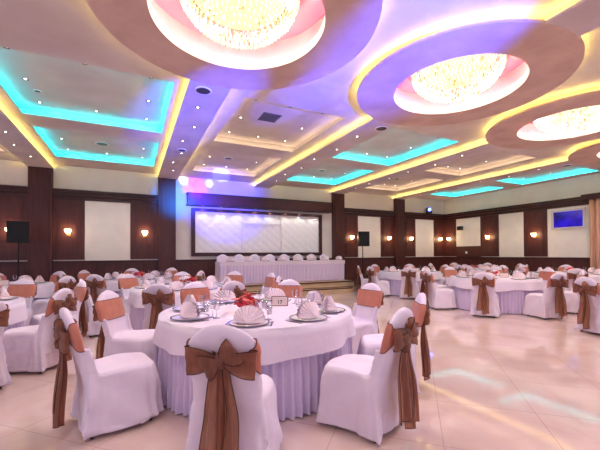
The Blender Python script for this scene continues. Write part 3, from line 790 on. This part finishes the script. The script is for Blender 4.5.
def table(cx, cy, desc, seats, detail, seed, phase=.3, flowers=True, rr=1.3):
    """seats: list of (angle deg, radius, place name) as seen from the camera"""
    global TB, OV
    if TB is None: TB = make_table(); TB.location = (cx,cy,0); TB['label'] = f'round banquet table with pleated white skirt, {desc}'; TB['group'] = 'round banquet tables'
    else: dup(TB, (cx,cy,0), phase, f'round banquet table with pleated white skirt, {desc}')
    if OV is None:
        OV = tag(overlay_mesh().build('tablecloth', M['cloth'], smooth=True), f'white round tablecloth over the {desc}', 'tablecloth', 'white round tablecloths'); OV.location = (cx,cy,0)
    else: dup(OV, (cx,cy,0), phase, f'white round tablecloth over the {desc}')
    z = .766
    rnd = random.Random(seed)
    for (ang, r, nm, fd) in seats:
        a = R(ang); ux, uy = math.cos(a), math.sin(a)
        if r: place_chair(cx+r*ux, cy+r*uy, a+PI+R(fd), f'white chair with brown bow, {nm} side of the {desc}', f'chairs around the {desc}')
        px, py = cx+.78*ux, cy+.78*uy; rz = a+PI/2
        put('plate', px, py, z, 0, f'white plate at the {nm} place of the {desc}', f'plates on the {desc}')
        put('napkin', px, py, z+.018, rz+rnd.uniform(-.3,.3), f'folded white napkin fan at the {nm} place of the {desc}', f'napkins on the {desc}')
        tx, ty = -uy, ux
        for q in range(2 if detail else 1):
            gx, gy = px-.2*ux+tx*(.07+.085*q), py-.2*uy+ty*(.07+.085*q)
            put('glass', gx, gy, z, 0, ((f'clear wine glass {("beside","away from")[q]} the plate, {nm} place, {desc}') if detail else f'clear wine glass at the {nm} place of the {desc}'), f'glasses on the {desc}')
        if detail:
            put('fork', px+tx*.2, py+ty*.2, z+.001, rz, f'silver fork at the {nm} place of the {desc}', f'forks on the {desc}')
            put('knife', px-tx*.2, py-ty*.2, z+.001, rz, f'silver knife at the {nm} place of the {desc}', f'knives on the {desc}')
    return z
z = .766
# front table (seats measured in the picture)
T1 = (1.26, 3.6)
table(T1[0], T1[1], 'front round table', named(*T1, [(244.8,1.44,-4), (288,1.38,6), (325,1.38,0), (7,1.38,0), (54,1.36,0), (104,1.36,0), (150,1.38,0), (194,1.41,2)]), True, 1)
centerpiece(1.1, 3.5, z, 'coral flower centrepiece on the front round table', 3)
number_card(1.58, 3.74, z, R(-24), 'framed card with the number 17 on the front round table', '17')
b = MB(); b.lathe([(.001,.001),(.03,.001),(.034,.07),(.030,.07),(.027,.01),(.001,.01)], 18); o = b.build('candle_glass', M['votive'], smooth=True); o.location = (1.36,3.98,z); tag(o, 'small dark candle glass behind the flowers on the front table', 'candle holder')
put('tumbler', 1.36, 3.66, z, 0, 'clear water glass between flowers and number card on the front table', 'water glasses'); put('tumbler', 1.27, 3.28, z, 0, 'clear water glass in front of the flowers on the front table', 'water glasses')
put('tumbler', .72, 3.75, z, 0, 'clear water glass left of the flowers on the front table', 'water glasses')

def vang(x, y): return math.degrees(math.atan2(y, x))
specs = [(1.0,6.9,'table behind front table',2,[247,285,325,5,45,88,128,178]), (-2.35,5.8,'left edge table',3,[22,335,305,250,205,160,115,68]),
         (-2.6,9.2,'table near the left loudspeaker',4,[326,60,105,150,195,240,283,20]),
         (.22,10.05,'table left of the stage',5,[192,237,281,322,20,60,98,143]), (8.3,5.6,'table right of dance floor',6,[207,256,157,302,347,32,75,115]),
         (8.75,9.0,'table right of the stage',7,[183,226,147,270,315,0,45,95]), (12.0,5.6,'table near the right curtain',8,[208,255,163,300,345,30,75,120]),
         (12.2,9.0,'back right corner table',9,[200,245,290,335,20,65,110,155]), (8.6,2.5,'right foreground table',10,[163,208,118,250,300,345,25,70])]
for (x, y, d, sd, angs) in specs:
    v = math.degrees(math.atan2(y, x)); rnd = random.Random(sd)
    seats = named(x, y, [(a_, (1.45 if (sd, a_) == (3, 305) else 1.40+rnd.uniform(-.02,.03)), rnd.uniform(-6,6)) for a_ in angs])
    if sd == 10: seats = [q if q[0] in (163,208) else (q[0],0,q[2],q[3]) for q in seats]
    if sd == 5: seats = [q if q[0] != 281 else (q[0],0,q[2],q[3]) for q in seats]
    if sd == 7: seats = [q if q[0] != 270 else (q[0],0,q[2],q[3]) for q in seats]
    if sd in (4,5): seats = [q if q[0] != 20 else (q[0],0,q[2],q[3]) for q in seats]
    table(x, y, d, seats, False, sd, phase=sd*.37)
    centerpiece(x-.05, y, z, 'coral flower centrepiece on the '+d, sd, False)
    number_card(x+.2, y-.15, z, R(v-90), 'framed table card on the '+d)

# chairs behind the head table: same covers, no sashes
hc = None
for k in range(8):
    x = 2.93+k*.605
    nm = ['first','second','third','fourth','fifth','sixth','seventh','last'][k]
    lab = f'plain white covered chair behind the head table, {nm} from the left'
    if hc is None: hc = make_chair(False, 'head_table_chair'); hc.location = (x, 11.86, .416); hc.rotation_euler = (0,0,PI); hc['label'] = lab; hc['group'] = 'plain chairs behind the head table'
    else: dup(hc, (x, 11.86, .416), PI, lab)
    put('plate', x, 11.08, 1.152, 0, f'white plate on the head table, {nm} from the left', 'plates on the head table')
    put('napkin', x, 11.08, 1.17, 0, f'folded white napkin on the head table, {nm} from the left', 'napkins on the head table')

# ------------------------------------------------------------------ light
w = bpy.data.worlds.new('world'); scn.world = w; w.use_nodes = True
w.node_tree.nodes['Background'].inputs[0].default_value = lin((222,210,238)); w.node_tree.nodes['Background'].inputs[1].default_value = .95
for cx in domes:
    for k in range(6):
        l = bpy.data.lights.new('chandelier_light', 'POINT'); l.energy = 31; l.color = (1,.91,.86); l.shadow_soft_size = .07
        o = bpy.data.objects.new('chandelier_light', l); col.objects.link(o); o.location = (cx+.44*math.cos(k*PI/3+.3), DY+.44*math.sin(k*PI/3+.3), 4.13)

# ------------------------------------------------------------------ camera
f, yaw, pitch, roll, cy = 339.25, .4599, .0132, -.0051, 249.93
cd = bpy.data.cameras.new('camera'); cam = bpy.data.objects.new('camera', cd); col.objects.link(cam); scn.camera = cam
cd.sensor_fit = 'HORIZONTAL'; cd.sensor_width = 36; cd.lens = 36*f/600; cd.shift_y = (cy-225)/600; cd.clip_start = .02
fwd = Vector((math.sin(yaw)*math.cos(pitch), math.cos(yaw)*math.cos(pitch), math.sin(pitch)))
rgt = Vector((math.cos(yaw), -math.sin(yaw), 0)); up = rgt.cross(fwd)
# roll: image rotated by `roll` (y down)
r2 = rgt*math.cos(roll)+up*math.sin(roll); u2 = up*math.cos(roll)-rgt*math.sin(roll)
cam.matrix_world = Matrix(((r2.x,u2.x,-fwd.x,0),(r2.y,u2.y,-fwd.y,0),(r2.z,u2.z,-fwd.z,1.38),(0,0,0,1)))

vs = scn.view_settings; vs.view_transform = 'Standard'; vs.look = 'None'; vs.exposure = .42; vs.gamma = 1; vs.use_curve_mapping = False
scn.cycles.use_denoising = True; scn.cycles.max_bounces = 8; scn.cycles.diffuse_bounces = 4; scn.cycles.transparent_max_bounces = 12; scn.cycles.sample_clamp_indirect = 6
